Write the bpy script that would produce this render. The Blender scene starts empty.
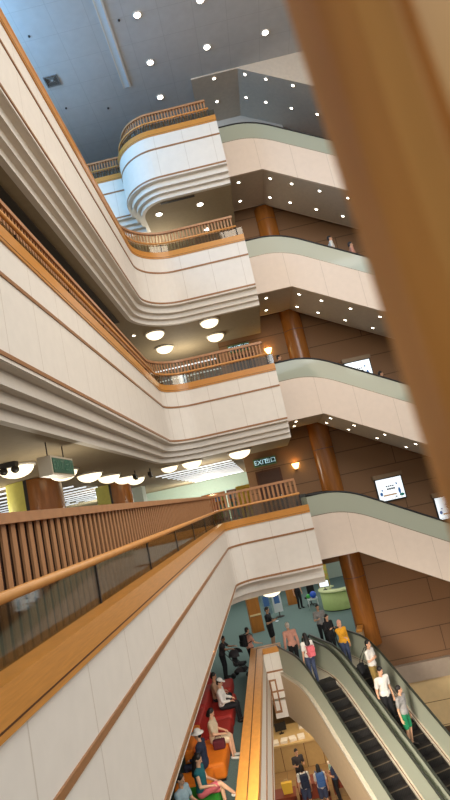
import bpy, bmesh, math, random
from mathutils import Vector, Matrix
random.seed(7)
S = bpy.context.scene
C = S.collection
PI = math.pi
R = math.radians
def lin(c): return tuple((v/255/12.92 if v/255 <= .04045 else ((v/255+.055)/1.055)**2.4) for v in c)

# ------------------------------------------------------------------ camera, world, lights, exposure
cd = bpy.data.cameras.new('camera'); cam = bpy.data.objects.new('camera', cd); C.objects.link(cam); S.camera = cam
YAW, PITCH, ROLL = -.0372, .1742, -.2166
fw = Vector((math.sin(YAW)*math.cos(PITCH), math.cos(YAW)*math.cos(PITCH), math.sin(PITCH)))
rt = Vector((math.cos(YAW), -math.sin(YAW), 0)); up = rt.cross(fw)
r2 = math.cos(ROLL)*rt + math.sin(ROLL)*up; u2 = -math.sin(ROLL)*rt + math.cos(ROLL)*up
cam.matrix_world = Matrix(((r2.x, u2.x, -fw.x, 0), (r2.y, u2.y, -fw.y, 0), (r2.z, u2.z, -fw.z, 0), (0, 0, 0, 1)))
cd.sensor_fit = 'VERTICAL'; cd.sensor_height = 36; cd.lens = 559.48/800*36
cd.clip_start = .01; cd.clip_end = 300
cd.dof.use_dof = True; cd.dof.focus_distance = 14; cd.dof.aperture_fstop = 7
w = bpy.data.worlds.new('world'); S.world = w; w.use_nodes = True
bg = w.node_tree.nodes['Background']; bg.inputs[1].default_value = .82
_tc = w.node_tree.nodes.new('ShaderNodeTexCoord'); _sx = w.node_tree.nodes.new('ShaderNodeSeparateXYZ'); _rp = w.node_tree.nodes.new('ShaderNodeValToRGB'); _ma = w.node_tree.nodes.new('ShaderNodeMath')
_ma.operation = 'MULTIPLY_ADD'; _ma.inputs[1].default_value = .5; _ma.inputs[2].default_value = .5
w.node_tree.links.new(_tc.outputs['Generated'], _sx.inputs[0]); w.node_tree.links.new(_sx.outputs['Z'], _ma.inputs[0]); w.node_tree.links.new(_ma.outputs[0], _rp.inputs[0]); w.node_tree.links.new(_rp.outputs[0], bg.inputs[0])
_rp.color_ramp.elements[0].position = .40; _rp.color_ramp.elements[0].color = (.13, .11, .09, 1)
_rp.color_ramp.elements[1].position = .60; _rp.color_ramp.elements[1].color = (.86, .86, .86, 1)
vs = S.view_settings
vs.view_transform = 'Standard'; vs.look = 'None'; vs.gamma = 1; vs.use_curve_mapping = False; vs.exposure = -.12
S.cycles.use_denoising = True
S.cycles.max_bounces = 6; S.cycles.diffuse_bounces = 4; S.cycles.transparent_max_bounces = 12
S.cycles.sample_clamp_indirect = 4
def area(name, loc, target, sx, sy, power, col):
    l = bpy.data.lights.new(name, 'AREA'); l.shape = 'RECTANGLE'; l.size = sx; l.size_y = sy; l.energy = power; l.color = col
    o = bpy.data.objects.new(name, l); C.objects.link(o); o.location = loc
    d = Vector(target)-Vector(loc); o.rotation_euler = d.to_track_quat('-Z', 'Y').to_euler(); o.visible_camera = False
    return o
area('facade_daylight', (8, -6, 14), (-2, 16, 9), 12, 8, 1750, (.80, .91, 1))
area('hall_lamps', (5, 9, 15.5), (2, 19, 2), 9, 9, 1350, (1, .83, .68))
area('hall_fill_low', (7, 8, 6), (-.5, 15, -3), 6, 6, 560, (1, .84, .66))  # added warm fill in mid-air for the back wall and left fronts
area('left_window_daylight', (-8.8, 15.5, 15.0), (-3, 20.5, 12.5), 7, 3, 1000, (.22, .57, 1))
area('escalator_fill', (-1.1, 10, -3.9), (1.6, 17.5, -8.5), 2, 3, 300, (1, .88, .74)).data.spread = R(75)  # added fill without a fixture, brightens the escalator glass and sides
area('shop_lamps', (-.5, 25, -8.3), (-.5, 25, -12), 5, 5, 150, (1, .80, .58))
area('ground_floor_lamps', (-1.5, 31, -3.6), (-1.5, 31, -7), 9, 12, 330, (1, .93, .82))
area('seat_lamps', (-5, 16, -3.4), (-4, 16, -7), 3, 14, 15, (1, .9, .76))
def lamp(name, loc, power, col, rad=.35):
    l = bpy.data.lights.new(name, 'POINT'); l.energy = power; l.color = col; l.shadow_soft_size = rad
    o = bpy.data.objects.new(name, l); C.objects.link(o); o.location = loc; return o
lamp('far_room_fill', (-3.5, 36.5, .2), 420, (.95, 1, .9))  # added fill points, this and the next, to brighten the far wall
lamp('far_room_fill', (-10, 34, .2), 300, (.95, 1, .9))
lamp('room_fill', (-4.2, 11, .5), 60, (1, .92, .76))  # added fill point that brightens the nearer wood column
for z in (.55, 5.5, 10.5):
    for x, y in ((-8, 7), (-8, 15), (-7, 24), (-2.2, 23), (-3, 31), (-5, 37)):
        lamp('room_fill', (x, y, z), 130, (1, .92, .76))  # added fill points without fixtures, lifting the dark ceilings

# ------------------------------------------------------------------ materials
MATS = {}
def mat(name, col, rough=.6, metal=0, noise=0, scale=8, emit=0, ecol=None, bump=0, stretch=None, spec=None, col2=None):
    if name in MATS: return MATS[name]
    m = bpy.data.materials.new(name); m.use_nodes = True; nt = m.node_tree; N = nt.nodes; L = nt.links
    b = N['Principled BSDF']; c = lin(col)+(1,)
    b.inputs['Base Color'].default_value = c; b.inputs['Roughness'].default_value = rough; b.inputs['Metallic'].default_value = metal
    if spec is not None: b.inputs['Specular IOR Level'].default_value = spec
    if noise or bump:
        tc = N.new('ShaderNodeTexCoord'); mp = N.new('ShaderNodeMapping'); nz = N.new('ShaderNodeTexNoise')
        nz.inputs['Scale'].default_value = scale; nz.inputs['Detail'].default_value = 5
        L.new(tc.outputs['Object'], mp.inputs[0]); L.new(mp.outputs[0], nz.inputs[0])
        if stretch: mp.inputs['Scale'].default_value = stretch
    if noise:
        rp = N.new('ShaderNodeValToRGB'); rp.color_ramp.elements[0].position = .3; rp.color_ramp.elements[1].position = .7
        d = lin(col2)+(1,) if col2 else tuple(v*(1-noise) for v in c[:3])+(1,)
        rp.color_ramp.elements[0].color = d
        rp.color_ramp.elements[1].color = c if col2 else tuple(min(1, v*(1+noise*.6)) for v in c[:3])+(1,)
        L.new(nz.outputs[0], rp.inputs[0]); L.new(rp.outputs[0], b.inputs['Base Color'])
    if bump:
        bp = N.new('ShaderNodeBump'); bp.inputs['Strength'].default_value = bump; bp.inputs['Distance'].default_value = .02
        L.new(nz.outputs[0], bp.inputs['Height']); L.new(bp.outputs[0], b.inputs['Normal'])
    if emit:
        b.inputs['Emission Color'].default_value = lin(ecol or col)+(1,); b.inputs['Emission Strength'].default_value = emit
    MATS[name] = m; return m
def seam_mat(name, col, line, px=0, py=0, pz=0, wd=.02, rough=.6, noise=.06, stagger=0, scale=5, ox=0, oy=0, oz=0, bump=0):
    """plain panels with thin seams every px/py/pz metres (object coordinates)"""
    m = mat(name, col, rough, noise=noise, scale=scale, bump=bump); nt = m.node_tree; N = nt.nodes; L = nt.links
    b = N['Principled BSDF']; src = b.inputs['Base Color'].links[0].from_socket
    tc = N.new('ShaderNodeTexCoord'); sp = N.new('ShaderNodeSeparateXYZ'); L.new(tc.outputs['Object'], sp.inputs[0])
    gn = N.new('ShaderNodeNewGeometry'); sn = N.new('ShaderNodeSeparateXYZ'); L.new(gn.outputs['True Normal'], sn.inputs[0])
    def math_(op, a, bb=None):
        n = N.new('ShaderNodeMath'); n.operation = op
        for i, v in enumerate((a, bb)):
            if v is None: continue
            if isinstance(v, (int, float)): n.inputs[i].default_value = v
            else: L.new(v, n.inputs[i])
        return n.outputs[0]
    tot = None
    for ax, p, o in (('X', px, ox), ('Y', py, oy), ('Z', pz, oz)):
        if not p: continue
        v = math_('ADD', sp.outputs[ax], 100*p+o)
        if stagger and ax == 'X':
            row = math_('FLOOR', math_('DIVIDE', math_('ADD', sp.outputs['Z'], 100*pz+oz), pz))
            v = math_('ADD', v, math_('MULTIPLY', math_('MODULO', row, 2), p*stagger))
        lt = math_('LESS_THAN', math_('MODULO', v, p), wd)
        flat = math_('LESS_THAN', math_('ABSOLUTE', sn.outputs[ax]), .6)   # no seam painted over a face looking along its own axis
        lt = math_('MULTIPLY', lt, flat)
        tot = lt if tot is None else math_('MAXIMUM', tot, lt)
    mx = N.new('ShaderNodeMix'); mx.data_type = 'RGBA'
    L.new(tot, mx.inputs[0]); L.new(src, mx.inputs[6]); mx.inputs[7].default_value = lin(line)+(1,)
    L.new(mx.outputs[2], b.inputs['Base Color'])
    return m
def glass_mat(name, tint, body, mix, gloss=.1):
    m = bpy.data.materials.new(name); m.use_nodes = True; nt = m.node_tree; N = nt.nodes; L = nt.links
    N.remove(N['Principled BSDF']); out = N['Material Output']
    tr = N.new('ShaderNodeBsdfTransparent'); tr.inputs[0].default_value = lin(tint)+(1,)
    df = N.new('ShaderNodeBsdfDiffuse'); df.inputs[0].default_value = lin(body)+(1,)
    gl = N.new('ShaderNodeBsdfGlossy'); gl.inputs['Roughness'].default_value = .05
    m1 = N.new('ShaderNodeMixShader'); m1.inputs[0].default_value = mix
    L.new(tr.outputs[0], m1.inputs[1]); L.new(df.outputs[0], m1.inputs[2])
    lw = N.new('ShaderNodeLayerWeight'); lw.inputs[0].default_value = .25
    mm = N.new('ShaderNodeMath'); mm.operation = 'MULTIPLY_ADD'; mm.inputs[1].default_value = .3; mm.inputs[2].default_value = gloss*.25
    L.new(lw.outputs['Fresnel'], mm.inputs[0])
    m2 = N.new('ShaderNodeMixShader'); L.new(mm.outputs[0], m2.inputs[0]); L.new(m1.outputs[0], m2.inputs[1]); L.new(gl.outputs[0], m2.inputs[2])
    L.new(m2.outputs[0], out.inputs[0]); MATS[name] = m; return m
WHITE = seam_mat('white_panel', (232, 226, 216), (208, 199, 186), px=1.1, py=1.1, wd=.016, noise=.03, rough=.55, ox=.15, oy=-.06)
WHITEP = mat('white_paint', (226, 220, 210), .6, noise=.03)
TRIM = mat('brown_wood_trim', (156, 110, 70), .45, noise=.18, scale=14, stretch=(1, 1, 6))
CAP = mat('orange_wood', (206, 142, 66), .32, noise=.12, scale=9, stretch=(1.2, .5, 8))
GROOVE = mat('dark_groove', (84, 46, 20), .6)
SLAT = mat('slat_wood', (178, 128, 86), .5, noise=.14, scale=12, stretch=(5, 5, .6))
RAILTOP = mat('rail_wood', (184, 134, 94), .4, noise=.12, scale=9)
HAND = mat('handrail_wood', (214, 152, 86), .3, noise=.1, scale=7)
COLW = mat('column_veneer', (156, 96, 38), .25, noise=.22, scale=3, stretch=(3, 3, .5))
NEARW = mat('near_slat_wood', (234, 178, 98), .55, noise=.22, scale=60, stretch=(1, 1, .12), col2=(196, 140, 70))
WALLB = seam_mat('brown_wall_panel', (142, 106, 74), (92, 66, 44), px=5.4, pz=.92, wd=.03, noise=.16, stagger=.5, scale=40, rough=.75, bump=.15)
CEIL = seam_mat('ceiling_plaster', (202, 202, 202), (188, 188, 188), px=1.2, py=1.2, wd=.02, noise=.05, scale=3, rough=.8)
SOFF = mat('soffit_paint', (204, 190, 172), .8, noise=.06)
LIBCEIL = mat('library_ceiling', (158, 142, 114), .8, noise=.06)
DARK = mat('dark_metal', (38, 34, 32), .5)
BLACK = mat('black_rubber', (20, 20, 21), .45)
STEEL = mat('brushed_steel', (232, 222, 204), .3, metal=.5, noise=.08, scale=30)
STEP = seam_mat('escalator_step', (34, 31, 30), (16, 15, 15), px=.05, wd=.02, noise=.2, rough=.6)
BEIGE = mat('beige_cladding', (196, 174, 142), .55, noise=.04)
CARPET = mat('teal_carpet', (102, 128, 126), .95, noise=.18, scale=25, bump=.2)
GREYC = mat('grey_carpet', (128, 116, 100), .95, noise=.2, scale=25)
HALLF = seam_mat('hall_floor', (160, 128, 84), (110, 84, 52), px=.9, py=.9, wd=.02, noise=.1, rough=.4)
LIBWALL = mat('library_wall', (196, 214, 200), .7, noise=.04)
LAMP = mat('lamp_disc', (255, 246, 228), .4, emit=14)
DOME = mat('dome_glow', (255, 238, 200), .4, emit=2.0)
TUBE = mat('tube_glow', (240, 248, 255), .4, emit=.95)
GLASS_E = glass_mat('escalator_glass', (214, 222, 212), (196, 202, 184), .72)
GLASS_B = glass_mat('balcony_glass', (222, 222, 212), (110, 102, 84), .03, .3)

# ------------------------------------------------------------------ mesh helpers
class MB:
    def __init__(s): s.v = []; s.f = []; s.m = []; s.sm = []
    def add(s, vs_, fs, mi=0, smooth=False):
        o = len(s.v); s.v += [tuple(v) for v in vs_]
        for f in fs: s.f.append([i+o for i in f]); s.m.append(mi); s.sm.append(smooth)
        return s
    def box(s, x0, x1, y0, y1, z0, z1, mi=0):
        return s.add([(x0, y0, z0), (x1, y0, z0), (x1, y1, z0), (x0, y1, z0), (x0, y0, z1), (x1, y0, z1), (x1, y1, z1), (x0, y1, z1)],
            [(0, 3, 2, 1), (4, 5, 6, 7), (0, 1, 5, 4), (1, 2, 6, 5), (2, 3, 7, 6), (3, 0, 4, 7)], mi)
    def obox(s, c, ax, ay, az, hx, hy, hz, mi=0):
        c, ax, ay, az = map(Vector, (c, ax, ay, az)); vs_ = []
        for k in (-1, 1):
            for a, b in ((-1, -1), (1, -1), (1, 1), (-1, 1)): vs_.append(c+ax*hx*a+ay*hy*b+az*hz*k)
        return s.add(vs_, [(0, 3, 2, 1), (4, 5, 6, 7), (0, 1, 5, 4), (1, 2, 6, 5), (2, 3, 7, 6), (3, 0, 4, 7)], mi)
    def prism(s, pts, fn, a, b, mi=0):
        """pts 2-D outline -> fn(p, t) 3-D at t=a and t=b"""
        n = len(pts); vs_ = [fn(p, a) for p in pts]+[fn(p, b) for p in pts]
        return s.add(vs_, [list(range(n))[::-1], list(range(n, 2*n))]+[(i, (i+1) % n, n+(i+1) % n, n+i) for i in range(n)], mi)
    def strip(s, lo, hi, fn, a, b, mi=0):
        """a band between two polylines lo/hi (same count), thickness a..b"""
        for i in range(len(lo)-1): s.prism([lo[i], lo[i+1], hi[i+1], hi[i]], fn, a, b, mi)
        return s
    def tube(s, pts, r, n=8, mi=0, cap=True):
        pts = [Vector(p) for p in pts]; rs = r if isinstance(r, (list, tuple)) else [r]*len(pts); rings = []; ref = Vector((0, 0, 1))
        for i, p in enumerate(pts):
            t = (pts[min(i+1, len(pts)-1)]-pts[max(i-1, 0)]).normalized()
            a = t.cross(ref)
            if a.length < .05: a = t.cross(Vector((0, 1, 0)))
            a.normalize(); b = t.cross(a)
            rings.append([p+(a*math.cos(k*2*PI/n)+b*math.sin(k*2*PI/n))*rs[i] for k in range(n)])
        fs = [(i*n+k, i*n+(k+1) % n, (i+1)*n+(k+1) % n, (i+1)*n+k) for i in range(len(pts)-1) for k in range(n)]
        if cap: fs += [list(range(n))[::-1], list(range((len(pts)-1)*n, len(pts)*n))]
        return s.add([v for q in rings for v in q], fs, mi, True)
    def lathe(s, prof, c=(0, 0, 0), n=20, mi=0, a0=0, a1=2*PI):
        full = abs(a1-a0-2*PI) < 1e-4; m = n if full else n+1; vs_ = []
        for r, z in prof:
            for k in range(m):
                t = a0+(a1-a0)*k/n; vs_.append((c[0]+r*math.cos(t), c[1]+r*math.sin(t), c[2]+z))
        fs = []
        for i in range(len(prof)-1):
            for k in range(n):
                k2 = (k+1) % m; fs.append((i*m+k, i*m+k2, (i+1)*m+k2, (i+1)*m+k))
        return s.add(vs_, fs, mi, True)
    def ell(s, c, r, n=12, rot=None, mi=0):
        c = Vector(c); vs_ = []; h = n//2
        for i in range(h+1):
            th = PI*i/h
            for k in range(n):
                p = Vector((r[0]*math.sin(th)*math.cos(2*PI*k/n), r[1]*math.sin(th)*math.sin(2*PI*k/n), r[2]*math.cos(th)))
                if rot: p = rot @ p
                vs_.append(c+p)
        fs = [(i*n+k, (i+1)*n+k, (i+1)*n+(k+1) % n, i*n+(k+1) % n) for i in range(h) for k in range(n)]
        return s.add(vs_, fs, mi, True)
    def mesh(s, name, mats):
        me = bpy.data.meshes.new(name); me.from_pydata(s.v, [], s.f)
        for m in (mats if isinstance(mats, (list, tuple)) else [mats]): me.materials.append(m)
        me.polygons.foreach_set('material_index', s.m); me.polygons.foreach_set('use_smooth', s.sm)
        bm = bmesh.new(); bm.from_mesh(me); bmesh.ops.remove_doubles(bm, verts=bm.verts, dist=1e-5); bmesh.ops.recalc_face_normals(bm, faces=bm.faces); bm.to_mesh(me); bm.free()
        me.update(); return me
def tag(o, label=None, cat=None, group=None, kind=None):
    if label: o['label'] = label
    if cat: o['category'] = cat
    if group: o['group'] = group
    if kind: o['kind'] = kind
    return o
def link(name, me, parent=None, loc=None, rotz=0, world=False):
    o = bpy.data.objects.new(name, me); C.objects.link(o)
    if parent:
        o.parent = parent
        if world: o.location = -parent.location
    if loc is not None: o.location = loc
    if rotz: o.rotation_euler = (0, 0, rotz)
    return o
def obj(name, mb, mats, parent=None, loc=None, rotz=0, world=False):
    return link(name, mb.mesh(name, mats), parent, loc, rotz, world)
def thing(name, label, cat, loc=(0, 0, 0), rotz=0, group=None):
    o = bpy.data.objects.new(name, None); C.objects.link(o); o.location = loc; o.rotation_euler = (0, 0, rotz); o.empty_display_size = .1
    return tag(o, label, cat, group)
def struct(name, mb, mats): return tag(obj(name, mb, mats), kind='structure')
def text_mesh(txt, size, mt, name, parent, loc, rot, ext=.004):
    cu = bpy.data.curves.new('txt', 'FONT'); cu.body = txt; cu.size = size; cu.align_x = 'CENTER'; cu.align_y = 'CENTER'; cu.extrude = ext
    o = bpy.data.objects.new('txt', cu); C.objects.link(o)
    me = bpy.data.meshes.new_from_object(o.evaluated_get(bpy.context.evaluated_depsgraph_get()))
    bpy.data.objects.remove(o); me.materials.clear(); me.materials.append(mt)
    q = link(name, me, parent, loc); q.rotation_euler = rot; return q
ORD = ['first', 'second', 'third', 'fourth', 'fifth', 'sixth', 'seventh', 'eighth', 'ninth', 'tenth', 'eleventh', 'twelfth', 'thirteenth', 'fourteenth']

# path sweep: path 2-D, the atrium is on its right; d grows away from the atrium
def arc_path(pts, rs, seg=14):
    out = [Vector(pts[0])]
    for i in range(1, len(pts)-1):
        p, a, b = Vector(pts[i]), Vector(pts[i-1]), Vector(pts[i+1]); r = rs[i-1]
        u = (a-p).normalized(); v = (b-p).normalized(); ang = u.angle(v); t = r/math.tan(ang/2)
        if r < .06: out.append(p); continue
        p0, p1 = p+u*t, p+v*t; cc = p+(u+v).normalized()*(r/math.sin(ang/2))
        a0 = math.atan2(p0.y-cc.y, p0.x-cc.x); a1 = math.atan2(p1.y-cc.y, p1.x-cc.x); da = (a1-a0+PI) % (2*PI)-PI
        for k in range(seg+1): t_ = a0+da*k/seg; out.append(cc+Vector((math.cos(t_), math.sin(t_)))*r)
    out.append(Vector(pts[-1])); return out
def offs(path, d):
    res = []
    for i, p in enumerate(path):
        n = Vector((0, 0)); ns = []
        for a, b in ((i-1, i), (i, i+1)):
            if a < 0 or b >= len(path): continue
            t = (path[b]-path[a]).normalized(); ns.append(Vector((-t.y, t.x)))
        n = sum(ns, Vector((0, 0))).normalized(); k = 1/max(.4, n.dot(ns[0])); res.append(p+n*d*k)
    return res
def sweep(path, prof, closed=True, mi=0, mb=None):
    """prof: [(d, z)]"""
    mb = mb or MB(); cols = [[(q.x, q.y, z) for q in offs(path, d)] for d, z in prof]; n = len(path); m = len(prof)
    vs_ = [c for col in cols for c in col]; fs = []
    for j in range(m if closed else m-1):
        j2 = (j+1) % m
        for i in range(n-1): fs.append((j*n+i, j*n+i+1, j2*n+i+1, j2*n+i))
    if closed: fs += [[j*n for j in range(m)], [j*n+n-1 for j in range(m)][::-1]]
    return mb.add(vs_, fs, mi)
def along(path, step, start=0):
    out = []; acc = start; L = 0
    for a, b in zip(path, path[1:]):
        l = (b-a).length; t = (b-a)/l if l > 1e-6 else Vector((1, 0))
        while acc <= L+l: out.append((a+t*(acc-L), t)); acc += step
        L += l
    return out

# ------------------------------------------------------------------ setting
FL0, FLB = -6.6, -11.6
CZ = {'A': -.925, 'B': 4.075, 'C': 9.075, 'D': 14.075}      # height of the white band's top edge per level
PATH = {'A': arc_path([(-1.63, -3), (-1.63, 19.24), (1.26, 19.24)], [.75]),
        'B': arc_path([(-2.78, -3), (-2.78, 19.32), (1.26, 19.32)], [1.0]),
        'C': arc_path([(-2.78, -3), (-2.78, 19.32), (1.26, 19.32)], [1.35]),
        'D': arc_path([(-9, 21.45), (-2.95, 21.45), (-2.95, 19.3), (1.26, 19.3)], [.05, 1.65])}
def slab_outline(k, d):
    p = [tuple(q) for q in offs(PATH[k], d)]
    if k == 'D': return p+[(1.26, 23.5), (-.65, 23.5), (-.65, 40), (-9, 40)]
    return p+[(1.26, 23.5), (-.65, 23.5), (-.65, 40), (-16, 40), (-16, -3)]
for k, c in CZ.items():
    mb = MB().prism(slab_outline(k, .3), lambda p, t: (p[0], p[1], t), c-.6, c-.45)
    struct('floor', mb, GREYC)
    if k != 'A':
        struct('ceiling', MB().prism(slab_outline(k, .6), lambda p, t: (p[0], p[1], t), c-2.41, c-2.3), LIBCEIL)
struct('ceiling', MB().prism(slab_outline('A', .6), lambda p, t: (p[0], p[1], t), -.925-2.41, -.925-2.3), LIBCEIL)
struct('ceiling', MB().box(-16, 14, -3, 32, 17.0, 17.2), CEIL)
struct('wall_back', MB().box(-.65, 14, 23.5, 23.9, -3.3, 17.0).box(2.3, 14, 23.5, 23.9, -7.55, -3.3), WALLB)
struct('wall_bulkhead', MB().box(-1.5, -.77, 22.37, 22.5, FL0-1.55, FL0-.96).box(-.77, 2.2, 22.37, 22.5, FL0-1.55, FL0-.16), WHITEP)
fr = MB()
for a, b, c_, d in ((-1.49, -1.43, FL0-1.34, FL0-.17), (-1.28, -1.22, FL0-1.34, FL0-.17), (-1.43, -1.28, FL0-.23, FL0-.17), (-1.43, -1.28, FL0-1.34, FL0-1.28)): fr.box(a, b, 22.28, 22.37, c_, d)
struct('trim_2', fr, TRIM)
struct('wall_left', MB().box(-16.2, -16, -3, 40, -6.6, 12), LIBWALL)
struct('wall_far', MB().box(-16, 8, 40, 40.2, -6.6, 12), LIBWALL)
struct('wall_side', MB().box(-.65, -.45, 23.9, 40, -1.45, 17), WALLB)
struct('wall_upper', MB().box(-16, -.65, 32, 32.2, 12, 17), LIBWALL)
# upper left window letting daylight in
struct('wall_window_side', MB().box(-9.3, -9, -3, 11.8, 12, 17).box(-9.3, -9, 19.2, 21.4, 12, 17).box(-9.3, -9, 11.8, 19.2, 12, 13.2), LIBWALL)
SKYP = mat('sky_pane', (150, 205, 255), .3, emit=1.2)
wf = MB()
for y in (11.8, 14.2, 16.7, 19.1): wf.box(-9.2, -9.05, y, y+.1, 13.2, 17)
wn = tag(obj('window_1', wf, DARK), kind='structure')
obj('pane', MB().box(-9.16, -9.14, 11.8, 19.2, 13.2, 17), SKYP, wn)
# floor 0 with its void, lower hall
struct('floor', MB().box(-16, -1.93, -3, 40, FL0-.15, FL0).box(-1.93, 2.3, 22.35, 40, FL0-.15, FL0).box(2.3, 8, 24.0, 40, FL0-.15, FL0), CARPET)
struct('wall_ground', MB().box(2.95, 8, 23.9, 24.1, FL0, -3.3), WALLB)
struct('floor', MB().box(-16, 14, 2, 40, FLB-.1, FLB), HALLF)
struct('ceiling', MB().box(-16, -1.95, 2, 40, FL0-.95, FL0-.85).box(-1.95, 2.3, 22.6, 40, FL0-.95, FL0-.85), LIBCEIL)
struct('wall_hall', MB().box(-16, 14, 34, 34.2, FLB, FL0-.95), mat('hall_wall', (176, 150, 110), .7, noise=.05))
GREYB = mat('grey_stone', (176, 160, 142), .6, noise=.05)
LITW = seam_mat('beige_marble', (226, 200, 150), (120, 92, 60), px=3, pz=.86, wd=.025, noise=.05, rough=.3, oz=.45)
struct('trim_1', MB().box(2.3, 14, 23.3, 23.9, -8.2, -7.56), GREYB)
struct('wall_lower', MB().box(2.3, 14, 23.4, 23.9, -9.95, -8.2), LITW)
struct('baseboard_lower', MB().box(2.3, 14, 23.42, 23.9, FLB, -9.95), mat('dark_brown_base', (84, 60, 42), .6, noise=.1))

# ------------------------------------------------------------------ balconies
LEVEL = {'A': 'the storey at eye level', 'B': 'the second storey up', 'C': 'the third storey up', 'D': 'the topmost storey'}
LVL = {'A': 'lowest balcony, at eye level', 'B': 'middle balcony', 'C': 'upper long balcony', 'D': 'topmost rounded bay'}
for k, c in CZ.items():
    p = PATH[k]; base = (p[-1].x, p[-1].y, c-2.41)
    t = thing('balcony_parapet', 'white panelled parapet with orange wood cap, ' + LVL[k], 'balcony', base)
    obj('panel_band', sweep(p, [(0, c-.03), (0, c-1.85), (.12, c-1.85), (.12, c-.03)]), WHITE, t, world=True)
    st = [(.02, -1.8), (.02, -1.86), (.17, -1.86), (.17, -2.07), (.32, -2.07), (.32, -2.24), (.46, -2.24), (.46, -2.41), (.6, -2.41), (.6, -1.8)]
    if k == 'A': st = [(.02, -1.8), (.02, -1.86), (.3, -1.86), (.3, -2.2), (.36, -2.2), (.5, -2.41), (.6, -2.41), (.6, -1.8)]
    obj('stepped_soffit', sweep(p, [(d, c+z) for d, z in st]), WHITEP, t, world=True)
    for z in (-.585, -1.765):
        obj('trim_strip', sweep(p, [(-.02, c+z+.03), (-.02, c+z-.03), (.02, c+z-.03), (.02, c+z+.03)]), TRIM, t, world=True)
    cp = obj('wood_cap', sweep(p, [(-.03, c-.03), (-.03, c+.225), (.2, c+.225), (.2, c-.03)]), CAP, t, world=True)
    g = obj('groove', sweep(p, [(-.033, c+.012), (-.033, c+.024), (-.02, c+.024), (-.02, c+.012)]), GROOVE)
    sweepb = sweep(p, [(.05, c+.226), (.05, c+.229), (.06, c+.229), (.06, c+.226)])
    g.parent = cp
    # the glass with its handrail, one thing on the cap
    rl = thing('glass_railing', 'wood handrail over low glass panes, ' + LVL[k], 'railing', (p[-1].x, p[-1].y, c+.225))
    obj('glass_pane', sweep(p, [(.165, c+.225), (.165, c+.6), (.175, c+.6), (.175, c+.225)]), GLASS_B, rl, world=True)
    end = [q for q in offs(p, .1)]; 
    hp = [Vector((q.x, q.y, c+.64)) for q in end]; hp[-1].x -= .2
    obj('handrail', MB().tube(hp, .038, 8), HAND, rl, world=True)
    for q, tt in along(offs(p, .17), 2.4, 1.35):
        obj('rail_post', MB().obox((q.x, q.y, c+.42), (tt.x, tt.y, 0), (-tt.y, tt.x, 0), (0, 0, 1), .012, .012, .195), DARK, rl, world=True)
    e = offs(p, .13)[-1]
    obj('rail_post', MB().box(e.x-.24, e.x-.2, e.y-.03, e.y+.03, c+.225, c+.61), DARK, rl, world=True)
    # slatted wooden fence behind the glass
    q2 = offs(p, .3); q2[-1] = Vector((1.0, q2[-1].y)); fp = q2
    fz = c-.45
    fe = thing('slat_fence', 'wooden slat fence behind glass, ' + LVL[k], 'fence', (fp[-1].x, fp[-1].y, fz))
    mb = MB()
    for q, tt in along(fp, .155 if k == 'A' else .122, .05):
        mb.obox((q.x, q.y, c+.42), (tt.x, tt.y, 0), (-tt.y, tt.x, 0), (0, 0, 1), .036 if k == 'A' else .026, .010, .7)
    obj('slat_panel', mb, SLAT, fe, world=True)
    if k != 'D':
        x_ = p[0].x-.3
        obj('gap_shade_board', MB().box(x_-.035, x_-.02, -3, 16.5, c-.3, c+1.1), mat('gap_shade_brown', (70, 42, 26), .7, noise=.1), fe, world=True)  # added dark sheet, its colour stands for the shade between the slats
    obj('top_rail', sweep(fp, [(-.05, c+1.1), (-.05, c+1.18), (.06, c+1.18), (.06, c+1.1)]), RAILTOP, fe, world=True)
    obj('bottom_rail', sweep(fp, [(-.04, c-.44), (-.04, c-.3), (.05, c-.3), (.05, c-.44)]), SLAT, fe, world=True)

# fence right beside the camera, one slat of it fills the right of the view
t = thing('slat_fence', 'blurred wooden slat fence right in front of the viewer', 'fence', (0, .15, -1.38))
for i in (-3, -2, -1, 0, 1, 2, 3):
    mb = MB(); x0 = .0450+.2*i; n = 5
    prof = [(0, .02), (.004, .006), (.010, 0), (.0105, .003), (.0135, .003), (.014, 0), (.054, 0), (.06, .006), (.06, .046), (0, .046)]
    mb.prism(prof, lambda p, z: (x0+p[0]-math.tan(R(1.7))*(z+.0), .112+p[1], z), -1.34, .24)
    s = obj('slat', mb, NEARW, t, world=True)
obj('top_rail', MB().box(-.6, .7, .1, .18, .24, .32), NEARW, t, world=True)
obj('bottom_rail', MB().box(-.6, .7, .1, .18, -1.4, -1.34), NEARW, t, world=True)

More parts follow.
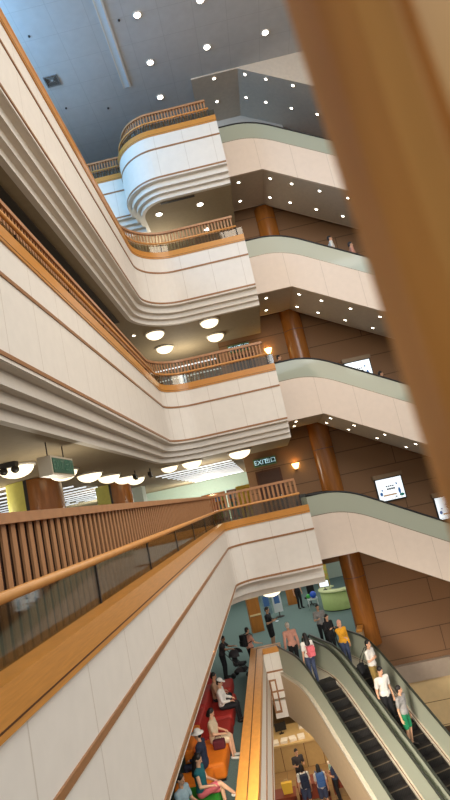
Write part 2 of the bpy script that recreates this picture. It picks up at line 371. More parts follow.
# ------------------------------------------------------------------ upper escalators (parallel to the back wall, running down to the right)
TAN = math.tan(R(30)); YF, YB_ = 20.4, 23.2
def soft(x, kink, z0, sl=.58, hw=.8):
    if x <= kink-hw: return z0
    if x >= kink+hw: return z0-sl*(x-kink)
    t = (x-kink+hw); return z0-sl*t*t/(4*hw)
XS = [1.28]+[1.5+.2*i for i in range(12)]+[4.5, 6, 8, 10.5]
ESC = {'D': 'topmost', 'C': 'third', 'B': 'second', 'A': 'lowest'}
def xz(y): return lambda p, t: (p[0], t, p[1])
for k, c in CZ.items():
    t = thing('escalator', '%s white-sided escalator with green glass sloping down right along the brown wall' % {'D': 'topmost', 'C': 'second highest', 'B': 'third highest', 'A': 'lowest'}[k], 'escalator', (1.3, 21.8, c-1.77))
    gb = [(x, c+soft(x, 2.62, -.27)) for x in XS]; gt = [(x, c+soft(x, 2.63, .44)) for x in XS]
    lo = [(x, c-1.77 if x <= 2.66 else c-1.77-TAN*(x-2.66)) for x in sorted(set(XS+[2.66]))]
    panel = gb[::-1]+lo
    for nm, y0, y1 in (('side_panel', YF, YF+.1), ('side_panel', YB_-.1, YB_)):
        obj(nm, MB().prism(panel, lambda p, q: (p[0], q, p[1]), y0, y1), MATS.get('white_panel_x') or seam_mat('white_panel_x', (230, 214, 198), (200, 184, 166), px=1.3, wd=.014, noise=.03, rough=.55), t, world=True)
    obj('soffit', MB().prism(lo+[(x, z+.12) for x, z in lo[::-1]], lambda p, q: (p[0], q, p[1]), YF+.1, YB_-.1), SOFF, t, world=True)
    for y in (YF+.05, 21.72, 21.86, YB_-.05):
        obj('glass_panel', MB().strip(gb, gt, lambda p, q: (p[0], q, p[1]), y-.006, y+.006), GLASS_E, t, world=True)
        hr = [(x, y, z+.03) for x, z in gt]
        zt, zb = gt[0][1]+.03, gb[0][1]+.1; rr = (zt-zb)/2
        nw = [(1.28-rr*math.sin(a)*.6, y, (zt+zb)/2-rr*math.cos(a)) for a in [PI*i/8 for i in range(0, 8)]] if y > 21 else []
        obj('handrail', MB().tube(nw+hr, .035, 6), BLACK, t, world=True)
        obj('deck', MB().strip([(x, z-.05) for x, z in gb], [(x, z+.02) for x, z in gb], lambda p, q: (p[0], q, p[1]), y-.045, y+.045), mat('bronze_deck', (120, 104, 84), .4, metal=.5), t, world=True)
    for y0, y1 in ((YF+.15, 21.63), (21.95, YB_-.15)):
        pts = [(.9, c-.45)]; x, z = 2.66, c-.45
        while x < 11: pts += [(x, z), (x, z-.2)]; x += .2/TAN; z -= .2
        pts += [(x, z)]; low = [(x, z-.5), (2.66, c-.95), (.9, c-.95)]
        obj('step_run', MB().prism(pts+low, lambda p, q: (p[0], q, p[1]), y0, y1), STEP, t, world=True)
struct('wall_grey', MB().box(.7, 4.4, 23.3, 23.49, 13.6, 16.92), mat('grey_wall', (190, 186, 178), .7, noise=.04))
# sloped ceiling over the topmost escalator
struct('ceiling', MB().prism([(.7, 16.93), (2.66, 16.93), (11, 16.93-TAN*8.34), (11, 16.99), (.7, 16.99)], lambda p, q: (p[0], q, p[1]), YF, 23.49), SOFF)

# round veneered column before the back wall
t = thing('column', 'tall round veneered wood column standing against the brown wall', 'column', (2.66, 23.55, FL0))
mb = MB()
obj('shaft', MB().lathe([(.44, 0), (.44, 18.85)], n=28), COLW, t)
mb = MB()
for z in range(1, 8): mb.lathe([(.443, z*2.6), (.447, z*2.6+.012), (.443, z*2.6+.024)], n=28)
obj('joint_ring', mb, GROOVE, t)

# ------------------------------------------------------------------ ceiling lights
disc = MB().lathe([(0, -.012), (.058, -.012)], n=14).lathe([(.058, -.014), (.085, -.014), (.085, .004), (.055, .004)], n=14, mi=1)
SPOT = disc.mesh('downlight', [LAMP, MATS['white_paint']])
big = MB().lathe([(0, -.012), (.12, -.012)], n=16).lathe([(.12, -.016), (.16, -.016), (.16, .004), (.11, .004)], n=16, mi=1)
BIG = big.mesh('downlight', [LAMP, MATS['white_paint']])
def spot(me, loc, label, group, tilt=0):
    o = link('downlight', me, loc=loc); tag(o, label, 'ceiling light', group); o.rotation_euler = (0, tilt, 0); return o
XSP = [1.65, 2.93, 3.71, 4.71, 5.71, 6.7, 7.7]
for zz, nm, ya, yb in ((16.93, 'sloped ceiling above the topmost escalator', 20.62, 22.0), (CZ['D']-1.77, 'topmost escalator', 20.92, 22.4), (CZ['C']-1.77, 'second highest escalator', 21.02, 22.5), (CZ['B']-1.77, 'third highest escalator', 20.96, 22.4)):
    for row, y in (('front', ya), ('back', yb)):
        for i, x in enumerate(XSP):
            fl = x <= 2.66; z = zz if fl else zz-TAN*(x-2.66)
            spot(SPOT, (x, y, z-.012), '%s small spotlight from the left, %s row, under the %s' % (ORD[i], row, nm), 'spotlights under the escalators', 0 if fl else R(30))
for i, (x, y, tx) in enumerate([(-.73, 16.85, 'nearest of the left line'), (-.73, 19.05, 'middle one of the left line'), (-.71, 21.0, 'just above the topmost fence'),
        (1.53, 16.9, 'cut by the upper picture edge'), (1.54, 19.0, 'above the right end of the topmost balcony'), (3.84, 19.0, 'rightmost, beside the blurred slat')]):
    spot(BIG, (x, y, 16.985), 'bright downlight in the high ceiling, ' + tx, 'downlights of the high hall ceiling')
for i, (x, y, tx) in enumerate([(-1.76, 20.75, 'left of the pair near the rounded stepped edge'), (-.06, 20.74, 'right of the pair near the stepped edge'), (-.01, 22.93, 'the far one seen through the fence slats')]):
    spot(BIG, (x, y, CZ['D']-2.425), 'round downlight under the topmost bay, ' + tx, 'downlights under the topmost bay')
spot(SPOT, (-3.55, 19.9, CZ['C']-2.425), 'small round downlight in the ceiling corner under the upper long balcony', 'downlights under the upper long balcony')
# pale trough, vent, sprinklers in the high ceiling
TRO = mat('trough_white', (205, 222, 236), .4, emit=.1, ecol=(190, 215, 240))
t = thing('ceiling_trough', 'long pale trough running across the high grey ceiling', 'ceiling light', (-1.9, 17.8, 17.0))
obj('frame', MB().box(-.16, -.10, -2.2, 2.2, -.05, -.001).box(.10, .16, -2.2, 2.2, -.05, -.001), WHITEP, t)
obj('infill', MB().box(-.10, .10, -2.2, 2.2, -.03, -.001), TRO, t)  # pale infill that emits weakly
t = thing('air_vent', 'square metal air vent in the high ceiling near the long left balcony', 'vent', (-4.57, 18.76, 17.0))
f = MB()
for a, b, c_, d in ((-.27, .27, -.27, -.23), (-.27, .27, .23, .27), (-.27, -.23, -.23, .23), (.23, .27, -.23, .23)): f.box(a, b, c_, d, -.04, -.002)
obj('frame', f, mat('vent_frame', (126, 122, 118), .5), t)
f = MB()
for i in range(4):
    s = .22-.05*i; z = -.03+.006*i
    f.add([(-s, -s, z), (s, -s, z), (s, s, z), (-s, s, z), (-s+.035, -s+.035, z+.02), (s-.035, -s+.035, z+.02), (s-.035, s-.035, z+.02), (-s+.035, s-.035, z+.02)], [(0, 1, 5, 4), (1, 2, 6, 5), (2, 3, 7, 6), (3, 0, 4, 7)])
obj('louvre', f, mat('vent_grey', (84, 78, 72), .5), t)
sp = MB().lathe([(0, -.05), (.03, -.05), (.045, -.02), (.045, -.002)], n=10).mesh('sprinkler', DARK)
for x, y, tx in ((-4.56, 16.62, 'nearest to the viewer, left of the pale trough'), (-4.58, 20.32, 'beyond the air vent'), (-2.95, 20.9, 'left of the rounded topmost bay'), (-1.4, 16.88, 'right beside the pale trough')):
    tag(link('sprinkler', sp, loc=(x, y, 17.0)), 'small dark sprinkler in the high ceiling, ' + tx, 'sprinkler', 'sprinklers of the high ceiling')
tag(obj('ceiling_band', MB().box(-1.55, -.2, 19.98, 20.1, CZ['D']-2.43, CZ['D']-2.411), DARK), 'narrow dark air slot in the ceiling under the topmost bay', 'vent')
tag(obj('ceiling_band', MB().box(-5.6, -3.64, 4, 18.2, CZ['C']-2.43, CZ['C']-2.411), mat('band_dark', (60, 52, 44), .8)), 'long dark band in the brown ceiling above the middle balcony fence', 'vent')  # plain dark band laid over the ceiling beyond the fence

# dome lights
def dome(loc, label, group, r=.36):
    t = thing('dome_light', label, 'ceiling light', loc, 0, group)
    obj('rim', MB().lathe([(r, -.05), (r+.05, -.05), (r+.05, 0), (r, 0)], n=22), WHITEP, t)
    obj('bowl', MB().lathe([(r*math.cos(a), -.05-r*.62*math.sin(a)) for a in [PI/2*i/7 for i in range(8)]], n=22), DOME, t)
    return t
zA = CZ['B']-2.412
for i, y in enumerate((11.6, 14.4, 16.6, 18.7, 20.7, 22.6)):
    dome((-5.08, y, zA), '%s glowing dome light from the viewer in the row over the wood columns' % ORD[i], 'dome lights over the wood columns')
dome((-2.45, 20.5, zA), 'glowing dome light under the stepped corner, left of the far pair', 'dome lights at the far corner')
dome((-3.3, 20.5, zA), 'glowing dome light touching its twin at the far corner, leftmost', 'dome lights at the far corner', .3)
dome((-.66, 20.6, zA), 'single glowing dome light just left of the exit sign at eye level', 'dome lights at the far corner', .4)
zB = CZ['C']-2.412
for x, y, tx in ((-2.8, 20.2, 'front left'), (-.7, 20.28, 'front right'), (-2.82, 22.3, 'back left'), (-.65, 22.28, 'back right')):
    dome((x, y, zB), 'glowing dome light over the middle balcony corner, ' + tx + ' of four', 'dome lights over the middle balcony', .34)
dome((-.62, 20.7, CZ['A']-2.412), 'glowing dome light under the lowest balcony above the teal carpet', 'dome lights of the ground floor', .36)
# fluorescent strips: reading floor
tube = MB().box(-1.7, 1.7, -.05, .05, -.04, 0).mesh('fluorescent_light', TUBE)
for i, y in enumerate([12.5+1.45*j for j in range(14)]):
    for x, sd in ((-8.4, 'near'), (-12.2, 'far')):
        tag(link('fluorescent_light', tube, loc=(x, y, zA)), 'white strip light behind the wood columns, %s from the viewer, %s row' % (ORD[i], sd), 'strip light', 'strip lights behind the wood columns')
for i, y in enumerate([24.5+1.5*j for j in range(10)]):
    tag(link('fluorescent_light', tube, loc=(-2.9, y, zA)), 'white ceiling strip light behind the far corner fence, %s from the viewer' % ORD[i], 'strip light', 'strip lights behind the far corner')
for i, y in enumerate([26+2.2*j for j in range(5)]):
    tag(link('fluorescent_light', tube, loc=(-2.6, y, zB)), 'white strip light seen through the middle balcony slats, %s from the viewer' % ORD[i], 'strip light', 'strip lights behind the middle balcony')

# ------------------------------------------------------------------ reading floor behind the eye-level fence
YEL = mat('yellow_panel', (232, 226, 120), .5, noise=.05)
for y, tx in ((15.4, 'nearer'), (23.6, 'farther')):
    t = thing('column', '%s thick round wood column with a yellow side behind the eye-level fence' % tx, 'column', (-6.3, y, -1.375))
    obj('shaft', MB().lathe([(.74, 0), (.74, 3.03)], n=32, a0=R(-83), a1=R(183)), COLW, t)
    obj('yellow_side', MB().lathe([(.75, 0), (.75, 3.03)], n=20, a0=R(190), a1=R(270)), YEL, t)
    obj('joint_strip', MB().lathe([(.745, 0), (.745, 3.03)], n=4, a0=R(270), a1=R(277)).lathe([(.745, 0), (.745, 3.03)], n=4, a0=R(183), a1=R(190)), DARK, t)
    obj('joint_ring', MB().lathe([(.742, 1.9), (.746, 1.91), (.742, 1.92)], n=32, a0=R(-83), a1=R(183)), GROOVE, t)
GREEN = mat('sign_green', (16, 62, 44), .4, emit=.25, ecol=(20, 96, 70))
PALE = mat('sign_pale', (190, 225, 205), .4, emit=.35)
PALEDIM = mat('sign_dim', (70, 120, 96), .4)
SIGNB = mat('sign_case', (206, 192, 168), .5, noise=.04)
t = thing('exit_sign', 'large box exit sign hanging over the fence at left', 'sign', (-3.62, 10.0, 1.06))
obj('case', MB().box(-.13, .11, -.56, .56, 0, .34), SIGNB, t)
obj('face', MB().box(.11, .125, -.51, .51, .04, .30), GREEN, t)
text_mesh('EXIT 出口', .24, PALEDIM, 'lettering', t, (.128, 0, .17), (PI/2, 0, PI/2), .002)
obj('hanger', MB().tube([(0, -.4, .34), (0, -.4, .60)], .012).tube([(0, .4, .34), (0, .4, .60)], .012), DARK, t)
WB = mat('sign_glow', (190, 226, 236), .4, emit=.75)
GB2 = mat('sign_green_lit', (12, 54, 50), .4, emit=.2, ecol=(10, 60, 60))
for k, nm in (('A', 'eye-level balcony'), ('B', 'middle balcony')):
    t = thing('exit_sign', 'lit green exit sign on the brown wall above the %s end' % nm, 'sign', (.19, 23.38, CZ[k]+1.98))
    obj('case', MB().box(-.48, .48, -.02, .11, 0, .33), mat('sign_rim', (110, 140, 80), .4), t)
    obj('face', MB().box(-.44, .44, -.03, -.02, .03, .30), GB2, t)
    text_mesh('EXIT', .27, WB, 'lettering', t, (-.17, -.034, .16), (PI/2, 0, 0), .003)
    text_mesh('出口', .23, WB, 'lettering', t, (.24, -.034, .16), (PI/2, 0, 0), .003)
    d = tag(obj('door_1' if k == 'A' else 'door_2', MB().box(-.22, .68, 23.44, 23.5, CZ[k]-.44, CZ[k]+1.72), mat('dark_door', (74, 44, 24), .5, noise=.1)), kind='structure')
    obj('door_frame', MB().box(-.30, -.22, 23.42, 23.5, CZ[k]-.44, CZ[k]+1.8).box(.68, .76, 23.42, 23.5, CZ[k]-.44, CZ[k]+1.8).box(-.22, .68, 23.42, 23.5, CZ[k]+1.72, CZ[k]+1.8), GROOVE, d)
    obj('handle', MB().box(.55, .6, 23.38, 23.44, CZ[k]+.5, CZ[k]+.7), STEEL, d)
    t = thing('wall_lamp', 'small glowing wall lamp beside the column, %s storey' % {'A': 'eye-level', 'B': 'middle balcony'}[k], 'lamp', (1.4, 23.44, CZ[k]+1.6))
    obj('shade', MB().lathe([(.06, -.02), (.1, .04), (.15, .16), (.16, .2)], c=(0, -.1, 0), n=14), mat('sconce_glow', (255, 214, 130), .4, emit=7), t)
    obj('bracket', MB().box(-.05, .05, -.1, .05, -.09, -.02), DARK, t)
# wall screens
SCR = mat('screen_white', (236, 246, 252), .3, emit=1.1)
CASE = mat('screen_case', (150, 124, 92), .5)
def screen(k, x0, z0, label):
    t = thing('wall_screen', label, 'screen', (x0+.53, 23.42, z0-.88))
    obj('frame', MB().box(-.56, .56, -.02, .07, -.04, .9), BLACK, t)
    obj('display', MB().box(-.52, .52, -.03, -.02, 0, .86), SCR, t)
    obj('top_case', MB().box(-.6, .6, -.09, .07, .9, 1.06), CASE, t)
    dk = mat('screen_ink', (70, 74, 86), .5); bl = mat('screen_blue', (60, 120, 190), .5, emit=.3); br = mat('screen_tan', (190, 150, 110), .5, emit=.4); tl = mat('screen_teal', (40, 130, 120), .5, emit=.3)
    pic = MB()
    for i in range(4): pic.box(-.16+.085*i, -.10+.085*i, -.035, -.03, .52, .57, 0)
    for i in range(4): pic.box(-.14+.085*i, -.07+.085*i, -.035, -.03, .40, .47, 0)
    pic.box(-.34, .2, -.035, -.03, .17, .23, 2); pic.ell((-.4, -.031, .28), (.06, .006, .08), mi=1); pic.ell((.34, -.031, .3), (.05, .006, .13), mi=1)
    pic.ell((-.34, -.031, .42), (.03, .006, .04), mi=1); pic.ell((.4, -.031, .13), (.1, .006, .06), mi=3); pic.box(.12, .2, -.035, -.03, .07, .12, 0); pic.ell((.28, -.031, .6), (.03, .006, .05), mi=1)
    for i in range(7): pic.box(-.45+.13*i, -.38+.13*i, -.035, -.03, .03, .05, 2)
    obj('picture', pic, [dk, bl, br, tl], t)
screen('A', 4.38, -.5, 'lit wall screen in the brown wall above the lowest escalator, nearer the column')
screen('A', 6.49, -1.68, 'lit wall screen above the lowest escalator, partly behind the blurred slat')
screen('B', 4.38, 4.5, 'lit wall screen showing above the third highest escalator glass')
# things deep in the reading floor
bk = [mat('book_%d' % i, c_, .6) for i, c_ in enumerate([(150, 190, 70), (60, 120, 110), (200, 180, 60), (170, 80, 50), (70, 110, 170), (220, 215, 200)])]
for i, (x, y, tx) in enumerate(((-2.9, 31, 'left'), (-1.5, 31, 'right'))):
    t = thing('bookcase', 'low bookcase with mixed books behind the far corner fence, the %s one' % tx, 'bookcase', (x, y, -1.375))
    obj('carcass', MB().box(-.65, -.61, -.2, .2, 0, 1.9).box(.61, .65, -.2, .2, 0, 1.9).box(-.61, .61, .17, .2, 0, 1.9), COLW, t)
    for z in (0, .46, .92, 1.38, 1.86): obj('shelf', MB().box(-.61, .61, -.2, .17, z, z+.04), COLW, t)
    for z in (.04, .5, .96, 1.42):
        xx = -.6
        while xx < .5:
            wd = random.uniform(.05, .12)
            b = obj('book', MB().box(t.location.x+xx, t.location.x+xx+wd-.004, t.location.y-.17, t.location.y+.1, t.location.z+z+.002, t.location.z+z+random.uniform(.24, .38)), random.choice(bk))
            tag(b, 'upright book in the %s of the two bookcases behind the far corner fence' % tx, 'book', 'books in the %s bookcase' % tx); xx += wd+.002
WCOL = mat('white_column', (206, 220, 210), .6)
tag(obj('column', MB().box(-7.2, -6.3, 29.0, 29.9, -1.375, zA), WCOL), 'square pale column far behind the eye-level fence', 'column')
tag(obj('wall_panel', MB().box(-1.6, -.66, 30.5, 30.6, -1.375, .6), mat('yellow_board', (226, 190, 50), .5, noise=.05)), 'bright yellow panel standing far behind the corner fence', 'panel')
for x, tx in ((-8.2, 'left'), (-5.6, 'right')):
    t = thing('monitor_board', 'dark blue display board far behind the fence, %s of the pale column' % tx, 'board', (x, 30.5, -1.375))
    obj('panel', MB().box(-.5, .5, -.03, .03, .8, 1.8), mat('blue_board', (28, 52, 110), .4, emit=.15, ecol=(40, 80, 160)), t)
    obj('leg', MB().box(-.45, -.4, -.03, .03, 0, .8).box(.4, .45, -.03, .03, 0, .8), DARK, t)
for x, y, tx in ((-4.3, 19.2, 'left'), (-3.85, 19.6, 'right')):
    t = thing('ceiling_camera', 'small dark camera hanging from the ceiling near the far corner, the %s one' % tx, 'camera', (x, y, zA))
    obj('stem', MB().tube([(0, 0, 0), (0, 0, -.16)], .02), DARK, t)
    obj('body', MB().obox((0, -.05, -.22), (1, 0, 0), (0, .96, -.26), (0, .26, .96), .06, .15, .06), DARK, t)
t = thing('emergency_light', 'dark twin-head emergency light on the ceiling left of the box exit sign', 'lamp', (-4.95, 11.0, zA))
obj('body', MB().box(-.16, .16, -.08, .08, -.1, 0), DARK, t)
obj('head', MB().ell((-.12, -.02, -.16), (.08, .1, .08)), DARK, t); obj('head', MB().ell((.12, -.02, -.16), (.08, .1, .08)), DARK, t)
#PART2
# ------------------------------------------------------------------ ground floor void edge
TOPZ = FL0+.95
t = thing('void_parapet', 'low white parapet with wide orange wood cap along the seating area', 'parapet', (-1.7, 12, FLB+3))
pp = arc_path([(-1.5, -3), (-1.5, 22.3), (-.78, 22.3)], [.05])
obj('panel_band', sweep(pp, [(0, TOPZ-.2), (0, FL0-.85), (.4, FL0-.85), (.4, TOPZ-.2)]), WHITE, t, world=True)
for z in (FL0+.1, FL0-.6): obj('trim_strip', sweep(pp, [(-.02, z+.03), (-.02, z-.03), (.01, z-.03), (.01, z+.03)]), TRIM, t, world=True)
cp = obj('wood_cap', sweep(pp, [(-.03, TOPZ-.2), (-.03, TOPZ), (.43, TOPZ), (.43, TOPZ-.2)]), CAP, t, world=True)
g = obj('groove', sweep(pp, [(.18, TOPZ+.001), (.18, TOPZ+.004), (.205, TOPZ+.004), (.205, TOPZ+.001)]), GROOVE); g.parent = cp; g.location = (0, 0, 0)
# low parapet between escalators and column
t = thing('void_parapet', 'short low parapet with wood cap between escalators and the wood column', 'parapet', (2.35, 22.6, FL0-1.4))
q0, q1 = Vector((2.22, 22.4)), Vector((2.36, 23.0)); tt = (q1-q0).normalized()
mid = (q0+q1)/2
obj('panel_band', MB().obox((mid.x, mid.y, FL0-.3), (tt.x, tt.y, 0), (-tt.y, tt.x, 0), (0, 0, 1), .31, .08, 1.1), BEIGE, t, world=True)
obj('wood_cap', MB().obox((mid.x, mid.y, FL0+.85), (tt.x, tt.y, 0), (-tt.y, tt.x, 0), (0, 0, 1), .32, .11, .05), CAP, t, world=True)

# ------------------------------------------------------------------ the two escalators in the foreground
PHI = .345; EN = Vector((math.cos(PHI), math.sin(PHI))); ES_ = Vector((math.sin(PHI), -math.cos(PHI))); E0 = Vector((-.107, 20.145)); EW, EG = 1.164, .261
def ep(s, t, z): q = E0+ES_*s+EN*t; return (q.x, q.y, z)
SS = [-2.5, -2.2, -1.8, -1.4, -1.0]+[-.9+.2*i for i in range(10)]+[1.5, 3, 5, 7, 8.3]
def pz(s, dz, hw=.8): return FL0+soft(s, 0, 0, TAN, hw)+dz
SKIRT = mat('skirt_dark', (60, 54, 48), .4, metal=.4)
def big_escalator(t0, label, left_clad):
    th = thing('escalator', label, 'escalator', ep(4, t0+EW/2, FLB))
    fn = lambda p, t: ep(p[0], t, p[1])
    for side, tc in (('l', t0), ('r', t0+EW)):
        ins = 1 if side == 'l' else -1
        lo = [(s, pz(s, .02)) for s in SS]; hi = [(s, pz(s, .88)) for s in SS]
        obj('glass_panel', MB().strip(lo, hi, fn, tc-.008, tc+.008), GLASS_E, th, world=True)
        zt, zb = pz(-2.5, .92), pz(-2.5, .14); rr = (zt-zb)/2
        nw = [(-2.5-rr*math.sin(a)*.7, (zt+zb)/2-rr*math.cos(a)) for a in [PI*i/8 for i in range(8)]]
        obj('handrail', MB().tube([ep(s, tc, z) for s, z in nw]+[ep(s, tc, pz(s, .92)) for s in SS], .04, 8), mat('handrail_green_black', (50, 54, 46), .3), th, world=True)
        dk = obj('deck', MB().strip([(s, pz(s, -.06)) for s in SS], [(s, pz(s, .02)) for s in SS], fn, tc-.13, tc+.13), STEEL, th, world=True)
        obj('deck_seam', MB().strip([(s, pz(s, .021)) for s in SS], [(s, pz(s, .026)) for s in SS], fn, tc+ins*.08-.012, tc+ins*.08+.012), mat('copper_seam', (120, 72, 40), .4, metal=.5), dk)
        obj('skirt', MB().strip([(s, pz(s, -.3)) for s in SS], [(s, pz(s, -.06)) for s in SS], fn, tc+ins*.10, tc+ins*.13), SKIRT, th, world=True)
    pts = [(-2.5, FL0-.02), (0, FL0-.02)]; s, z = 0, FL0-.02
    while z > FLB+.3: pts += [(s, z-.2), (s+.2/TAN, z-.2)]; s += .2/TAN; z -= .2
    obj('step_run', MB().prism(pts+[(s, z-.5), (.3, FL0-.7), (-2.5, FL0-.5)], fn, t0+.135, t0+EW-.135), STEP, th, world=True)
    s, z = .2/TAN, FL0-.22; ns = MB()
    while z > FLB+.3: ns.strip([(s-.05, z+.001), (s-.002, z+.001)], [(s-.05, z+.006), (s-.002, z+.006)], fn, t0+.15, t0+EW-.15); s += .2/TAN; z -= .2
    obj('step_edges', ns, mat('step_edge', (92, 80, 64), .5), th, world=True)
    obj('landing_plate', MB().prism([(-2.5, FL0-.015), (-.4, FL0-.015), (-.4, FL0-.005), (-2.5, FL0-.005)], fn, t0+.14, t0+EW-.14), STEEL, th, world=True)
    lo = [(s, max(FLB, pz(s, -1.55))) for s in SS]; hi = [(s, pz(s, -.06)) for s in SS]
    obj('side_cladding', MB().strip(lo, hi, fn, t0-.12, t0-.04), BEIGE, th, world=True)
    obj('side_cladding', MB().strip(lo, hi, fn, t0+EW+.04, t0+EW+.12), BEIGE, th, world=True)
    obj('truss_soffit', MB().strip([(s, max(FLB, pz(s, -1.55))) for s in SS], [(s, max(FLB+.06, pz(s, -1.45))) for s in SS], fn, t0-.04, t0+EW+.04), BEIGE, th, world=True)
big_escalator(0, 'escalator in the lower right with almost empty dark steps, left of the pair', True)
big_escalator(EW+EG, 'escalator in the lower right carrying three riders down, right of the pair', False)
obj_fill = MB().strip([(s, pz(s, -.1)) for s in SS], [(s, pz(s, -.02)) for s in SS], lambda p, t: ep(p[0], t, p[1]), EW+.131, EW+EG-.131)

# ------------------------------------------------------------------ people
SKIN = [mat('skin_light', (214, 166, 134), .6), mat('skin_tan', (186, 136, 104), .6)]
HAIRB = mat('hair_black', (24, 20, 19), .5, noise=.2, scale=40); HAIRW = mat('hair_grey', (196, 184, 172), .6)
EYE = mat('eye_dark', (22, 18, 16), .3); LIP = mat('lip', (168, 96, 86), .5); SOLE = mat('shoe_dark', (34, 30, 30), .6); SHW = mat('shoe_white', (220, 216, 208), .6)
DG = bpy.context.evaluated_depsgraph_get
def cone(mb, a, b, ra, rb, n=10):
    """tapered limb with rounded ends"""
    a, b = Vector(a), Vector(b); d = (b-a); l = d.length
    if l < 1e-5: return
    d /= l; pts = []; rs = []
    for i in range(4): th = PI/2*i/4; pts.append(a-d*ra*math.cos(th)); rs.append(max(.001, ra*math.sin(th)))
    pts += [a, b]; rs += [ra, rb]
    for i in range(3, -1, -1): th = PI/2*i/4; pts.append(b+d*rb*math.cos(th)); rs.append(max(.001, rb*math.sin(th)))
    mb.tube(pts, rs, n)
def fuse(mb, voxel, name, mt, parent, smooth=2):
    """one continuous skin grown over the overlapping limbs"""
    me = mb.mesh('tmp', mt); o = bpy.data.objects.new('tmp', me); C.objects.link(o)
    r = o.modifiers.new('r', 'REMESH'); r.mode = 'VOXEL'; r.voxel_size = voxel; r.use_smooth_shade = True
    if smooth: k = o.modifiers.new('s', 'SMOOTH'); k.iterations = smooth; k.factor = .5
    m2 = bpy.data.meshes.new_from_object(o.evaluated_get(DG())); m2.name = name
    bpy.data.objects.remove(o); bpy.data.meshes.remove(me)
    m2.materials.clear(); m2.materials.append(mt)
    m2.polygons.foreach_set('material_index', [0]*len(m2.polygons)); m2.polygons.foreach_set('use_smooth', [True]*len(m2.polygons))
    return link(name, m2, parent)
def hand(mb, wr, d, palm, thumb, sc=1, curl=.5):
    """wr wrist, d forward, palm direction the palm faces, thumb side direction"""
    wr, d, palm, thumb = Vector(wr), Vector(d).normalized(), Vector(palm).normalized(), Vector(thumb).normalized()
    mb.obox(wr+d*.045*sc, d, thumb, palm, .048*sc, .038*sc, .013*sc)
    for k, (o, l) in enumerate(((.030, .068), (.011, .078), (-.009, .072), (-.028, .056))):
        b = wr+d*.088*sc+thumb*o*sc; k1 = b+(d*math.cos(curl*.7)+palm*math.sin(curl*.7))*l*.5*sc; k2 = k1+(d*math.cos(curl*1.9)+palm*math.sin(curl*1.9))*l*.5*sc
        cone(mb, b-d*.02, k1, .0085*sc, .008*sc, 6); cone(mb, k1, k2, .008*sc, .0065*sc, 6)
    b = wr+d*.025*sc+thumb*.032*sc; k1 = b+(d*.6+thumb*.75+palm*.25).normalized()*.038*sc; k2 = k1+(d*.9+thumb*.25+palm*.4).normalized()*.03*sc
    cone(mb, b, k1, .0115*sc, .010*sc, 6); cone(mb, k1, k2, .010*sc, .008*sc, 6)
